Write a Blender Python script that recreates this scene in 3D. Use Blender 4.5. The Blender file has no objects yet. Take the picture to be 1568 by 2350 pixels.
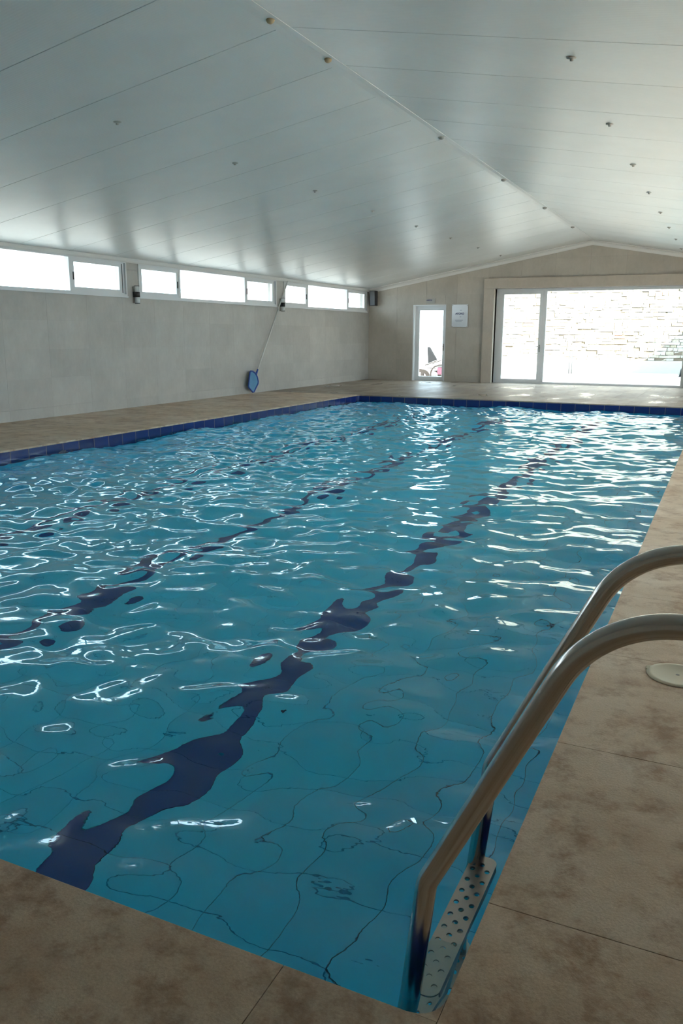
import bpy, bmesh, math, random
import numpy as np
from mathutils import Vector, Matrix

random.seed(7)
rng = np.random.default_rng(11)
SC = bpy.context.scene
COL = SC.collection

# ------------------------------------------------------------------ camera
CAM = np.array([0.4498, -1.4693, 1.5])
CF = np.array([-0.4153953, 0.88390171, -0.21485928])
CR = np.array([0.90465472, 0.42612632, 0.00402343])
CU = np.array([-0.09511351, 0.19270215, 0.97663673])
FPX = 1856.87
cd = bpy.data.cameras.new('camera')
cam = bpy.data.objects.new('camera', cd)
COL.objects.link(cam)
cam.matrix_world = Matrix(((CR[0], CU[0], -CF[0], CAM[0]),
                           (CR[1], CU[1], -CF[1], CAM[1]),
                           (CR[2], CU[2], -CF[2], CAM[2]),
                           (0, 0, 0, 1)))
cd.sensor_fit = 'VERTICAL'
cd.sensor_height = 23.5
cd.lens = 23.5 * FPX / 2350.0
cd.clip_start = 0.05
cd.clip_end = 400
SC.camera = cam

# ------------------------------------------------------------------ sky, sun, exposure
SKY = 5.0
SUN = 22.0
w = bpy.data.worlds.new('sky')
SC.world = w
w.use_nodes = True
bg = w.node_tree.nodes['Background']
bg.inputs['Color'].default_value = (0.70, 0.86, 1.0, 1)
bg.inputs['Strength'].default_value = SKY
sl = bpy.data.lights.new('sun', 'SUN')
sl.energy = SUN
sl.angle = 0.009
sl.color = (1.0, 0.95, 0.88)
sun = bpy.data.objects.new('sun', sl)
COL.objects.link(sun)
sun.rotation_euler = Vector((-1, 1.2, -0.869)).to_track_quat('-Z', 'Y').to_euler()
sun.location = (20, 10, 30)
SC.cycles.max_bounces = 12
SC.cycles.adaptive_threshold = 0.2
SC.cycles.use_light_tree = False
SC.cycles.debug_use_spatial_splits = True
SC.cycles.adaptive_min_samples = 16
SC.cycles.diffuse_bounces = 8
SC.view_settings.view_transform = 'Standard'
SC.view_settings.look = 'None'
SC.view_settings.exposure = 0.84
SC.view_settings.gamma = 1.0
SC.view_settings.use_curve_mapping = False

# ------------------------------------------------------------------ room numbers (metres, deck at z = 0)
XL, XRW = -10.62, 3.66          # side walls
YF, YN = 24.17, -4.2            # far wall, wall behind the viewer
XM, HP, HE = -3.48, 4.21, 2.95  # ridge, ridge height, eaves height
PX0, PX1, PY0, PY1 = -7.96, 0.0, 0.0, 17.37   # pool
ZW, ZB = -0.155, -1.40          # water, pool floor
SLOPE = (HP - HE) / (XM - XL)
def ceil_z(x): return HP - SLOPE * abs(x - XM)

# ------------------------------------------------------------------ helpers
def project(p):
    d = np.asarray(p, float) - CAM
    z = d @ CF
    if z <= 0.05: return None
    return 784 + FPX * (d @ CR) / z, 1175 - FPX * (d @ CU) / z, z
def in_view(p, m=60):
    q = project(p)
    return q is not None and -m < q[0] < 1568 + m and -m < q[1] < 2350 + m
def wl(y, z, o=0.0):            # a point seen at (y, z) on the left wall, standing o off it
    k = 1 - o / (CAM[0] - XL)
    return Vector((XL + o, CAM[1] + (y - CAM[1]) * k, 1.5 + (z - 1.5) * k))
def wf(x, z, o=0.0):            # the same for the far wall
    k = 1 - o / (YF - CAM[1])
    return Vector((CAM[0] + (x - CAM[0]) * k, YF - o, 1.5 + (z - 1.5) * k))

class MB:
    def __init__(s): s.v, s.f, s.sm = [], [], []
    def add(s, vs, fs, smooth=False):
        o = len(s.v); s.v += [tuple(p) for p in vs]
        for f in fs: s.f.append([i + o for i in f]); s.sm.append(smooth)
        return s
    def box(s, x0, x1, y0, y1, z0, z1):
        if x0 > x1: x0, x1 = x1, x0
        if y0 > y1: y0, y1 = y1, y0
        if z0 > z1: z0, z1 = z1, z0
        v = [(x, y, z) for z in (z0, z1) for y in (y0, y1) for x in (x0, x1)]
        return s.add(v, [(0, 2, 3, 1), (4, 5, 7, 6), (0, 1, 5, 4), (2, 6, 7, 3), (0, 4, 6, 2), (1, 3, 7, 5)])
    def cbox(s, x0, x1, y0, y1, z0, z1, c):
        """box whose top and bottom edges are chamfered by c"""
        o = bmesh.new()
        m = MB().box(x0, x1, y0, y1, z0, z1)
        vs = [o.verts.new(p) for p in m.v]
        for f in m.f: o.faces.new([vs[i] for i in f])
        bmesh.ops.bevel(o, geom=list(o.edges), offset=c, segments=2, affect='EDGES', profile=0.6)
        o.verts.index_update()
        s.add([v.co[:] for v in o.verts], [[v.index for v in f.verts] for f in o.faces])
        o.free(); return s
    def prism(s, poly, axis, a, b):
        """extrude a 2D polygon along axis (0,1,2) from a to b"""
        n = len(poly)
        def P(q, t):
            l = list(q); l.insert(axis, t); return tuple(l)
        v = [P(q, a) for q in poly] + [P(q, b) for q in poly]
        f = [list(range(n))[::-1], list(range(n, 2 * n))] + [(i, (i + 1) % n, n + (i + 1) % n, n + i) for i in range(n)]
        return s.add(v, f)
    def tube(s, pts, r, seg=16, cap=True, ref=None):
        pts = [Vector(p) for p in pts]; n = len(pts)
        rr = r if hasattr(r, '__len__') else [r] * n
        T = []
        for i in range(n):
            t = pts[min(i + 1, n - 1)] - pts[max(i - 1, 0)]
            T.append(t.normalized())
        u = Vector(ref) if ref else T[0].orthogonal()
        V = []
        for i in range(n):
            u = (u - T[i] * u.dot(T[i])).normalized(); b = T[i].cross(u)
            for k in range(seg):
                a = 2 * math.pi * k / seg
                V.append(pts[i] + (u * math.cos(a) + b * math.sin(a)) * rr[i])
        o = len(s.v)
        F = [(i * seg + k, i * seg + (k + 1) % seg, (i + 1) * seg + (k + 1) % seg, (i + 1) * seg + k) for i in range(n - 1) for k in range(seg)]
        s.add(V, F, True)
        if cap:
            s.f.append([o + k for k in range(seg)][::-1]); s.sm.append(False)
            s.f.append([o + (n - 1) * seg + k for k in range(seg)]); s.sm.append(False)
        return s
    def lathe(s, prof, c, seg=32, axis='z'):
        """profile of (r, h) turned about z at c"""
        V = []
        for r, h in prof:
            for k in range(seg):
                a = 2 * math.pi * k / seg
                V.append((c[0] + r * math.cos(a), c[1] + r * math.sin(a), c[2] + h))
        n = len(prof)
        F = [(i * seg + k, i * seg + (k + 1) % seg, (i + 1) * seg + (k + 1) % seg, (i + 1) * seg + k) for i in range(n - 1) for k in range(seg)]
        o = len(s.v)
        s.add(V, F, True)
        s.f.append([o + k for k in range(seg)][::-1]); s.sm.append(False)
        s.f.append([o + (n - 1) * seg + k for k in range(seg)]); s.sm.append(False)
        return s
    def mesh(s, name):
        me = bpy.data.meshes.new(name)
        me.from_pydata(s.v, [], s.f)
        me.polygons.foreach_set('use_smooth', s.sm)
        me.update(); return me
    def build(s, name, mat, parent=None):
        return obj(name, s.mesh(name), mat, parent)

def obj(name, me, mat=None, parent=None):
    o = bpy.data.objects.new(name, me)
    if mat is not None and me is not None and len(me.materials) == 0: me.materials.append(mat)
    COL.objects.link(o)
    if parent is not None: o.parent = parent
    return o
def empty(name, loc=(0, 0, 0)):
    o = bpy.data.objects.new(name, None); COL.objects.link(o); o.location = loc; o.empty_display_size = 0.1
    return o
def tag(o, label=None, cat=None, group=None, kind=None):
    if label: o['label'] = label
    if cat: o['category'] = cat
    if group: o['group'] = group
    if kind: o['kind'] = kind
    return o
def struct(o, label=None, cat=None): return tag(o, label, cat, None, 'structure')
def fillet(pts, rad, n=10):
    """round the inner corners of a 3D polyline"""
    P = [Vector(p) for p in pts]; out = [P[0]]
    for i in range(1, len(P) - 1):
        a, b = (P[i - 1] - P[i]).normalized(), (P[i + 1] - P[i]).normalized()
        th = a.angle(b); r = rad[i - 1]; t = r / math.tan(th / 2)
        c = P[i] + (a + b).normalized() * (r / math.sin(th / 2))
        s, e = P[i] + a * t - c, P[i] + b * t - c
        for k in range(n + 1):
            out.append(c + s.slerp(e, k / n) if False else c + (s * math.sin((1 - k / n) * (math.pi - th)) + e * math.sin(k / n * (math.pi - th))) / math.sin(math.pi - th))
    out.append(P[-1]); return out

# ------------------------------------------------------------------ materials
def mat(name, col, rough=0.5, metal=0.0, spec=0.5):
    m = bpy.data.materials.new(name); m.use_nodes = True
    p = m.node_tree.nodes['Principled BSDF']
    p.inputs['Base Color'].default_value = (*col, 1); p.inputs['Roughness'].default_value = rough
    p.inputs['Metallic'].default_value = metal; p.inputs['Specular IOR Level'].default_value = spec
    return m
def N(m, t, **k):
    n = m.node_tree.nodes.new(t)
    for a, v in k.items(): setattr(n, a, v)
    return n
def L(m, a, b): m.node_tree.links.new(a, b)
def noise(m, scale, detail=4, rough=0.55, coord=None, stretch=None, dist=0.0):
    t = N(m, 'ShaderNodeTexNoise'); t.inputs['Scale'].default_value = scale
    t.inputs['Detail'].default_value = min(detail, 4); t.inputs['Roughness'].default_value = rough; t.inputs['Distortion'].default_value = dist
    g = N(m, 'ShaderNodeNewGeometry')
    src = g.outputs['Position']
    if stretch:
        mp = N(m, 'ShaderNodeMapping'); mp.inputs['Scale'].default_value = stretch; L(m, src, mp.inputs['Vector']); src = mp.outputs['Vector']
    L(m, src, t.inputs['Vector']); return t
def ramp(m, src, stops):
    r = N(m, 'ShaderNodeValToRGB'); e = r.color_ramp.elements
    e[0].position, e[0].color = stops[0][0], (*stops[0][1], 1)
    e[1].position, e[1].color = stops[-1][0], (*stops[-1][1], 1)
    for p, c in stops[1:-1]: x = e.new(p); x.color = (*c, 1)
    L(m, src, r.inputs['Fac']); return r.outputs['Color']
def mix(m, fac, a, b, mode='MIX'):
    x = N(m, 'ShaderNodeMix', data_type='RGBA', blend_type=mode)
    if isinstance(fac, float): x.inputs[0].default_value = fac
    else: L(m, fac, x.inputs[0])
    for i, v in ((6, a), (7, b)):
        if isinstance(v, tuple): x.inputs[i].default_value = (*v, 1)
        else: L(m, v, x.inputs[i])
    return x.outputs[2]
def bump(m, h, s=0.2, d=0.01):
    b = N(m, 'ShaderNodeBump'); b.inputs['Strength'].default_value = s; b.inputs['Distance'].default_value = d
    L(m, h, b.inputs['Height']); L(m, b.outputs['Normal'], m.node_tree.nodes['Principled BSDF'].inputs['Normal'])
def base(m, c): L(m, c, m.node_tree.nodes['Principled BSDF'].inputs['Base Color'])
def rough(m, c): L(m, c, m.node_tree.nodes['Principled BSDF'].inputs['Roughness'])
def piece_tint(m, c, amt):
    """a slightly different tone for every tile"""
    oi = N(m, 'ShaderNodeObjectInfo')
    r = ramp(m, oi.outputs['Random'], [(0, (1 - amt,) * 3), (1, (1 + amt * 0.6,) * 3)])
    return mix(m, 1.0, c, r, 'MULTIPLY')

M = {}
# deck: brown beige stoneware with rusty stains
m = M['deck'] = mat('deck_stoneware', (0.3, 0.24, 0.18), 0.4)
n1 = noise(m, 1.3, 6, 0.62, stretch=(1.0, 1.6, 1)); n2 = noise(m, 4.5, 7, 0.72); n3 = noise(m, 130, 4, 0.7)
c = ramp(m, n1.outputs['Fac'], [(0.30, (0.45, 0.29, 0.17)), (0.5, (0.62, 0.475, 0.335)), (0.70, (0.70, 0.57, 0.44))])
c2 = ramp(m, n2.outputs['Fac'], [(0.34, (0.46, 0.30, 0.18)), (0.52, (1, 1, 1)), (1, (1.05, 1.04, 1.03))])
c = mix(m, 0.75, c, c2, 'MULTIPLY')
c3 = ramp(m, n3.outputs['Fac'], [(0.3, (0.66, 0.63, 0.60)), (0.6, (1, 1, 1))])
c = mix(m, 0.6, c, c3, 'MULTIPLY')
base(m, piece_tint(m, c, 0.07))
nr = noise(m, 0.9, 3, 0.5)
rough(m, ramp(m, nr.outputs['Fac'], [(0.35, (0.30,) * 3), (0.65, (0.45,) * 3)]))
nb = noise(m, 95, 3, 0.6); bump(m, nb.outputs['Fac'], 0.22, 0.006)
# deck of the far end: wet in places
m = M['deck_far'] = mat('wet_deck_stoneware', (0.3, 0.26, 0.21), 0.3, 0, 0.12)
n1 = noise(m, 2.2, 5, 0.6, stretch=(2, 0.7, 1))
c = ramp(m, n1.outputs['Fac'], [(0.3, (0.26, 0.205, 0.155)), (0.5, (0.33, 0.275, 0.22)), (0.7, (0.38, 0.33, 0.275))])
base(m, piece_tint(m, c, 0.16))
nr = noise(m, 1.1, 3, 0.5, stretch=(1.2, 0.6, 1))
rough(m, ramp(m, nr.outputs['Fac'], [(0.42, (0.5,) * 3), (0.62, (0.42,) * 3), (0.68, (0.08,) * 3)]))
M['deck_grout'] = mat('deck_grout', (0.33, 0.25, 0.17), 0.8)
# wall tiles
def wall_mat(name, c0, c1, amt=0.06):
    m = mat(name, c0, 0.42)
    a = noise(m, 1.6, 5, 0.6); b = noise(m, 14, 5, 0.65, stretch=(1, 1, 0.45))
    c = ramp(m, a.outputs['Fac'], [(0.3, c0), (0.7, c1)])
    c = mix(m, 0.5, c, ramp(m, b.outputs['Fac'], [(0.3, (0.86, 0.85, 0.84)), (0.7, (1, 1, 1))]), 'MULTIPLY')
    base(m, piece_tint(m, c, amt)); return m
M['wall'] = wall_mat('wall_tile', (0.46, 0.44, 0.41), (0.54, 0.515, 0.48))
M['wall_far'] = wall_mat('far_wall_tile', (0.44, 0.395, 0.335), (0.50, 0.455, 0.395))  # same tile as the side wall, warm bounced light put into its colour
M['wall_grout'] = mat('wall_grout', (0.42, 0.40, 0.37), 0.8)
M['surround'] = wall_mat('portal_stone', (0.46, 0.40, 0.33), (0.53, 0.46, 0.39), 0.03)
M['plaster'] = mat('plaster', (0.45, 0.42, 0.37), 0.8)
# ceiling panels: coated steel with fine ribs
m = M['ceiling'] = mat('coated_steel_panel', (0.70, 0.70, 0.67), 0.36)
a = noise(m, 1.0, 4, 0.6); base(m, piece_tint(m, ramp(m, a.outputs['Fac'], [(0.3, (0.66, 0.66, 0.64)), (0.7, (0.72, 0.72, 0.70))]), 0.015))
wv = N(m, 'ShaderNodeTexWave', wave_type='BANDS', bands_direction='Y'); wv.inputs['Scale'].default_value = 9.0
g = N(m, 'ShaderNodeNewGeometry'); L(m, g.outputs['Position'], wv.inputs['Vector']); bump(m, wv.outputs['Fac'], 0.05, 0.004)
M['trim'] = mat('white_flashing', (0.70, 0.69, 0.67), 0.4)
M['seam'] = mat('panel_seam_steel', (0.5, 0.5, 0.5), 0.5)
M['bolt'] = mat('screw_cap_plastic', (0.36, 0.34, 0.31), 0.5)
M['foam'] = mat('sealing_foam', (0.55, 0.43, 0.27), 0.8)
M['white_alu'] = mat('white_lacquered_aluminium', (0.72, 0.73, 0.74), 0.35)
M['gasket'] = mat('black_gasket', (0.03, 0.03, 0.03), 0.6)
# thin window glass
m = M['glass'] = bpy.data.materials.new('window_glass'); m.use_nodes = True
nt = m.node_tree; nt.nodes.remove(nt.nodes['Principled BSDF'])
tr = N(m, 'ShaderNodeBsdfTransparent'); tr.inputs['Color'].default_value = (0.94, 0.97, 0.96, 1)
gl = N(m, 'ShaderNodeBsdfGlossy'); gl.inputs['Roughness'].default_value = 0.0
lw = N(m, 'ShaderNodeLayerWeight'); lw.inputs['Blend'].default_value = 0.5
pw = N(m, 'ShaderNodeMath', operation='POWER'); pw.inputs[1].default_value = 5.0; L(m, lw.outputs['Facing'], pw.inputs[0])
fr = N(m, 'ShaderNodeMath', operation='MULTIPLY_ADD'); fr.inputs[1].default_value = 0.9; fr.inputs[2].default_value = 0.04; L(m, pw.outputs[0], fr.inputs[0])
ms = N(m, 'ShaderNodeMixShader'); L(m, fr.outputs[0], ms.inputs[0]); L(m, tr.outputs[0], ms.inputs[1]); L(m, gl.outputs[0], ms.inputs[2])
L(m, ms.outputs[0], nt.nodes['Material Output'].inputs['Surface'])
# pool water
m = M['water'] = bpy.data.materials.new('pool_water'); m.use_nodes = True
nt = m.node_tree; nt.nodes.remove(nt.nodes['Principled BSDF'])
gb = N(m, 'ShaderNodeBsdfGlass'); gb.inputs['IOR'].default_value = 1.333; gb.inputs['Roughness'].default_value = 0.0
gb.inputs['Color'].default_value = (0.86, 0.975, 1.0, 1)
wn = noise(m, 7.0, 3, 0.5, stretch=(0.8, 1.25, 1))
bp_ = N(m, 'ShaderNodeBump'); bp_.inputs['Strength'].default_value = 0.10; bp_.inputs['Distance'].default_value = 0.02
L(m, wn.outputs['Fac'], bp_.inputs['Height']); L(m, bp_.outputs['Normal'], gb.inputs['Normal'])
L(m, gb.outputs[0], nt.nodes['Material Output'].inputs['Surface'])
# pool tiles
m = M['pool'] = mat('turquoise_pool_tile', (0.06, 0.45, 0.62), 0.3)
a = noise(m, 3, 3, 0.5); base(m, piece_tint(m, ramp(m, a.outputs['Fac'], [(0.3, (0.05, 0.72, 0.98)), (0.7, (0.065, 0.77, 0.99))]), 0.06))
M['pool_grout'] = mat('pool_grout', (0.025, 0.19, 0.28), 0.8)
m = M['lane'] = mat('navy_lane_tile', (0.003, 0.05, 0.26), 0.3); base(m, piece_tint(m, (0.003, 0.05, 0.26), 0.1))
m = M['band'] = mat('cobalt_border_tile', (0.014, 0.028, 0.14), 0.18); base(m, piece_tint(m, (0.014, 0.028, 0.14), 0.18))
M['band_grout'] = mat('border_grout', (0.035, 0.06, 0.2), 0.7)
# metal
m = M['steel'] = mat('brushed_stainless_steel', (0.62, 0.59, 0.55), 0.2, 1.0)
M['tread'] = mat('perforated_steel', (0.46, 0.43, 0.39), 0.32, 1.0)
M['black'] = mat('black_plastic', (0.018, 0.02, 0.024), 0.45)
M['dark_grey'] = mat('speaker_grille', (0.05, 0.055, 0.06), 0.6)
M['alu'] = mat('aluminium_pole', (0.66, 0.65, 0.62), 0.4, 0.0)
M['net_blue'] = mat('blue_plastic', (0.02, 0.07, 0.32), 0.4)
M['lid'] = mat('cream_plastic_lid', (0.66, 0.60, 0.45), 0.5)
M['paper'] = mat('white_acrylic_board', (0.66, 0.68, 0.72), 0.12)
M['ink'] = mat('navy_print', (0.02, 0.02, 0.13), 0.5)
M['ink_pale'] = mat('pale_print', (0.35, 0.38, 0.45), 0.5)
M['frost'] = mat('frosted_diffuser', (0.72, 0.73, 0.72), 0.35)
m = M['mesh_blue'] = mat('blue_netting', (0.10, 0.28, 0.48), 0.7)
ck = N(m, 'ShaderNodeTexChecker'); ck.inputs['Scale'].default_value = 160
g = N(m, 'ShaderNodeNewGeometry'); L(m, g.outputs['Position'], ck.inputs['Vector'])
base(m, mix(m, ck.outputs['Fac'], (0.09, 0.26, 0.46), (0.13, 0.33, 0.52)))
# outside
m = M['terrace'] = mat('pale_terrace_paving', (0.62, 0.59, 0.54), 0.7)
a = noise(m, 3, 4, 0.6); base(m, ramp(m, a.outputs['Fac'], [(0.3, (0.40, 0.37, 0.33)), (0.7, (0.47, 0.44, 0.40))]))
m = M['stone'] = mat('limestone_cladding', (0.6, 0.55, 0.47), 0.85)
oi = N(m, 'ShaderNodeObjectInfo')
c = ramp(m, oi.outputs['Random'], [(0, (0.30, 0.22, 0.14)), (0.08, (0.36, 0.32, 0.25)), (0.5, (0.40, 0.38, 0.34)), (0.93, (0.45, 0.44, 0.41)), (1, (0.32, 0.15, 0.08))])
a = noise(m, 18, 4, 0.65); c = mix(m, 0.6, c, ramp(m, a.outputs['Fac'], [(0.35, (0.7, 0.66, 0.6)), (0.6, (1, 1, 1))]), 'MULTIPLY')
base(m, c); bump(m, a.outputs['Fac'], 0.6, 0.03)
M['mortar'] = mat('stone_joint_mortar', (0.14, 0.11, 0.08), 0.9)
M['concrete'] = mat('smooth_render', (0.36, 0.35, 0.32), 0.8)
M['white_wall'] = mat('white_render', (0.72, 0.71, 0.69), 0.8)
M['spa'] = mat('spa_tile', (0.20, 0.55, 0.60), 0.2)
M['rattan'] = mat('brown_resin', (0.16, 0.11, 0.085), 0.6)
M['dark_cloth'] = mat('dark_sling_cloth', (0.055, 0.045, 0.04), 0.8)
M['cushion'] = mat('white_cushion', (0.75, 0.73, 0.70), 0.9)
M['pink'] = mat('pink_cushion', (0.55, 0.22, 0.28), 0.9)

# ================================================================== STRUCTURE
def spans(a, b, pitch, phase):
    """cut a..b at phase + k*pitch"""
    k = math.ceil((a - phase) / pitch + 1e-6); out = [a]
    while phase + k * pitch < b - 1e-3: out.append(phase + k * pitch); k += 1
    out.append(b)
    return [(p, q) for p, q in zip(out[:-1], out[1:]) if q - p > 0.02]

_cache = {}
def tile_obj(name, parent, ma, x, y, z, chamfer=0.0, key=''):
    """one tile filling x, y, z ranges; alike tiles share a mesh"""
    s = tuple(round(b - a, 3) for a, b in (x, y, z)); k = (key, s)
    if k not in _cache:
        b = MB()
        if chamfer: b.cbox(-s[0] / 2, s[0] / 2, -s[1] / 2, s[1] / 2, -s[2] / 2, s[2] / 2, chamfer)
        else: b.box(-s[0] / 2, s[0] / 2, -s[1] / 2, s[1] / 2, -s[2] / 2, s[2] / 2)
        _cache[k] = b.mesh(name)
    o = obj(name, _cache[k], ma, parent)
    o.location = ((x[0] + x[1]) / 2, (y[0] + y[1]) / 2, (z[0] + z[1]) / 2)
    return o

# ---- floor (deck): bed + stoneware tiles
bed = MB()
zb0, zb1 = -0.30, -0.022
bed.box(XL, PX0, YN, YF + 0.3, zb0, zb1).box(PX1, XRW, YN, YF + 0.3, zb0, zb1)
bed.box(PX0, PX1, YN, PY0, zb0, zb1).box(PX0, PX1, PY1, YF + 0.3, zb0, zb1)
floor = struct(bed.build('floor', M['deck_grout']), 'brown beige stoneware tiled deck around the swimming pool', 'floor')
G = 0.002
rest = MB(); cand = []
def deck_area(x0, x1, y0, y1, px, phx, py, phy, ma):
    for a, b in spans(x0, x1, px, phx):
        for c, d in spans(y0, y1, py, phy):
            cand.append((a + G / 2, b - G / 2, c + G / 2, d - G / 2, ma))
deck_area(XL, PX0, YN, PY1, 0.665, PX0, 0.98, 0.43, 'deck')                   # left
deck_area(PX1, XRW, YN, PY1, 0.73, 0.0, 0.98, 0.43, 'deck')                   # right
deck_area(PX0, PX1, YN, PY0, 0.98, -0.39, 0.73, 0.0, 'deck')                  # near
deck_area(XL, XRW, PY1, PY1 + 0.98, 0.98, -0.54, 0.98, PY1, 'deck_far')       # edge row
deck_area(XL, XRW, PY1 + 0.98, YF + 0.28, 0.487, -0.54, 0.98, PY1, 'deck_far')  # far
cand.sort(key=lambda t: (t[0] + t[1] - 2 * CAM[0]) ** 2 + (t[2] + t[3] - 2 * CAM[1]) ** 2)
n = 0; restf = MB()
for a, b, c, d, ma in cand:
    vis = any(in_view((x, y, 0), 10) for x in (a, (a + b) / 2, b) for y in (c, (c + d) / 2, d))
    if vis and n < 300:
        tile_obj('deck_tile', floor, M[ma], (a, b), (c, d), (-0.022, 0), 0.0014, ma); n += 1
    else: (rest if ma == 'deck' else restf).box(a, b, c, d, -0.022, 0)
for mb_, ma in ((rest, 'deck'), (restf, 'deck_far')):
    if mb_.v: tag(mb_.build('deck_tiles_out_of_sight', M[ma], floor), kind='stuff')
# rounded inner corner of the pool edge
RC = 0.07
CORNERS = []
for sx, sy, cx, cy in ((-1, 1, PX1, PY0), (1, 1, PX0, PY0), (1, -1, PX0, PY1), (-1, -1, PX1, PY1)):
    pts = [(cx, cy)] + [(cx + sx * RC * (1 - math.cos(t)), cy + sy * RC * (1 - math.sin(t))) for t in np.linspace(0, math.pi / 2, 9)]
    MB().prism(pts, 2, -0.022, -0.0005).build('corner_fillet', M['deck'], floor); CORNERS.append(pts)

# ---- pool shell with its tiles
sh = MB(); T_ = 0.012; S = 0.2
sh.box(PX0 - S, PX1 + S, PY0 - S, PY1 + S, ZB - 0.3, ZB - T_)
sh.box(PX0 - S, PX0 - T_, PY0 - S, PY1 + S, ZB - T_, -0.30).box(PX1 + T_, PX1 + S, PY0 - S, PY1 + S, ZB - T_, -0.30)
sh.box(PX0 - T_, PX1 + T_, PY0 - S, PY0 - T_, ZB - T_, -0.30).box(PX0 - T_, PX1 + T_, PY1 + T_, PY1 + S, ZB - T_, -0.30)
pool = struct(sh.build('pool_shell', M['pool_grout']), 'turquoise tiled swimming pool with three navy lane lines', 'pool')
gp = 0.0055
xs = [0.0]
for seg_, nn in ((1.89, 6), ('L', 1), (1.79, 6), ('L', 1), (1.79, 6), ('L', 1), (1.89, 6)):
    if seg_ == 'L': xs.append(xs[-1] - 0.20)
    else:
        for i in range(nn): xs.append(xs[-1] - seg_ / nn)
lanes = {6, 13, 20}
ft = []
for i, (b, a) in enumerate(zip(xs[:-1], xs[1:])):
    for c, d in spans(PY0, PY1, 0.316, 0.0):
        lane = i in lanes and 0.45 < (c + d) / 2 < PY1 - 0.8
        ft.append((a + gp / 2, b - gp / 2, c + gp / 2, d - gp / 2, 'lane' if lane else 'pool'))
def seen_floor(t):
    p = ((t[0] + t[1]) / 2, (t[2] + t[3]) / 2, -0.95)   # rough allowance for refraction
    return in_view(p, 0)
ft.sort(key=lambda t: (0 if seen_floor(t) else 1, (t[0] + t[1] - 2 * CAM[0]) ** 2 + (t[2] + t[3] - 2 * CAM[1]) ** 2))
far_t = {'pool': MB(), 'lane': MB()}
for i, (a, b, c, d, ma) in enumerate(ft):
    if i < 300: tile_obj('lane_tile' if ma == 'lane' else 'pool_tile', pool, M[ma], (a, b), (c, d), (ZB - T_, ZB), 0, 'p' + ma)
    else: far_t[ma].box(a, b, c, d, ZB - T_, ZB)
tag(far_t['pool'].build('distant_pool_tiles', M['pool'], pool), kind='stuff')
tag(far_t['lane'].build('distant_lane_tiles', M['lane'], pool), kind='stuff')
wt = MB()
for z0 in np.arange(-0.30, ZB, -0.316):
    z1 = max(z0 - 0.316, ZB)
    if z0 - z1 < 0.03: continue
    for c, d in spans(PY0, PY1, 0.316, 6.517):
        wt.box(PX0 - T_, PX0, c + gp / 2, d - gp / 2, z1 + gp / 2, z0 - gp / 2).box(PX1, PX1 + T_, c + gp / 2, d - gp / 2, z1 + gp / 2, z0 - gp / 2)
    for c, d in spans(PX0, PX1, 0.316, 0):
        wt.box(c + gp / 2, d - gp / 2, PY0 - T_, PY0, z1 + gp / 2, z0 - gp / 2).box(c + gp / 2, d - gp / 2, PY1, PY1 + T_, z1 + gp / 2, z0 - gp / 2)
tag(wt.build('pool_wall_tiles', M['pool'], pool), kind='stuff')
for pts in CORNERS: MB().prism(pts, 2, -0.30, -0.023).build('border_corner', M['band'], pool); MB().prism(pts, 2, ZB, -0.301).build('corner_cove', M['pool'], pool)
# cobalt border along the waterline
bb = MB()
z0, z1 = -0.298, -0.024
bb.box(PX0 - 0.10, PX0 - 0.008, PY0, PY1, z0, z1).box(PX1 + 0.008, PX1 + 0.10, PY0, PY1, z0, z1)
bb.box(PX0, PX1, PY0 - 0.10, PY0 - 0.008, z0, z1).box(PX0, PX1, PY1 + 0.008, PY1 + 0.10, z0, z1)
bb.build('border_backing', M['band_grout'], pool)
gb_ = 0.006; hidden = MB()
for c, d in spans(PY0, PY1, 0.316, 6.517):
    if d > 5.4: tile_obj('border_tile', pool, M['band'], (PX0 - 0.008, PX0 + 0.001), (c + gb_ / 2, d - gb_ / 2), (z0, z1), 0, 'b')
    else: hidden.box(PX0 - 0.008, PX0 + 0.001, c + gb_ / 2, d - gb_ / 2, z0, z1)
    hidden.box(PX1 - 0.001, PX1 + 0.008, c + gb_ / 2, d - gb_ / 2, z0, z1)
for c, d in spans(PX0, PX1, 0.316, PX0):
    tile_obj('border_tile', pool, M['band'], (c + gb_ / 2, d - gb_ / 2), (PY1 - 0.001, PY1 + 0.008), (z0, z1), 0, 'b')
    hidden.box(c + gb_ / 2, d - gb_ / 2, PY0 - 0.008, PY0 + 0.001, z0, z1)
tag(hidden.build('border_tiles_out_of_sight', M['band'], pool), kind='stuff')

# ---- walls
TX, TZ = 1.016, 0.51
def zspans(a, b): return spans(a, b, TZ, 0.19)
wall_left = MB()
WINS = [(0.22, 5.87), (6.25, 11.90), (12.27, 17.93), (18.33, 23.98)]
SILL, HEAD = 2.20, 2.89
B0 = XL - 0.25
wall_left.box(B0, XL - 0.012, YN, YF + 0.25, -0.3, SILL).box(B0, XL - 0.012, YN, YF + 0.25, HEAD, 3.05)
edges = [YN] + [v for p in WINS for v in p] + [YF + 0.25]
piers = list(zip(edges[0::2], edges[1::2]))
for a, b in piers: wall_left.box(B0, XL - 0.012, a, b, SILL, HEAD)
wall_left = struct(wall_left.build('wall_left', M['wall_grout']), 'grey beige tiled long wall under the clerestory windows', 'wall')
gw = 0.002; rest = MB()
for c, d in spans(YN, YF, TX, 9.71):
    for a, b in zspans(0, SILL):
        if d > 7.5: tile_obj('wall_tile', wall_left, M['wall'], (XL - 0.012, XL), (c + gw / 2, d - gw / 2), (a + gw / 2, b - gw / 2), 0, 'w')
        else: rest.box(XL - 0.012, XL, c + gw / 2, d - gw / 2, a + gw / 2, b - gw / 2)
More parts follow.
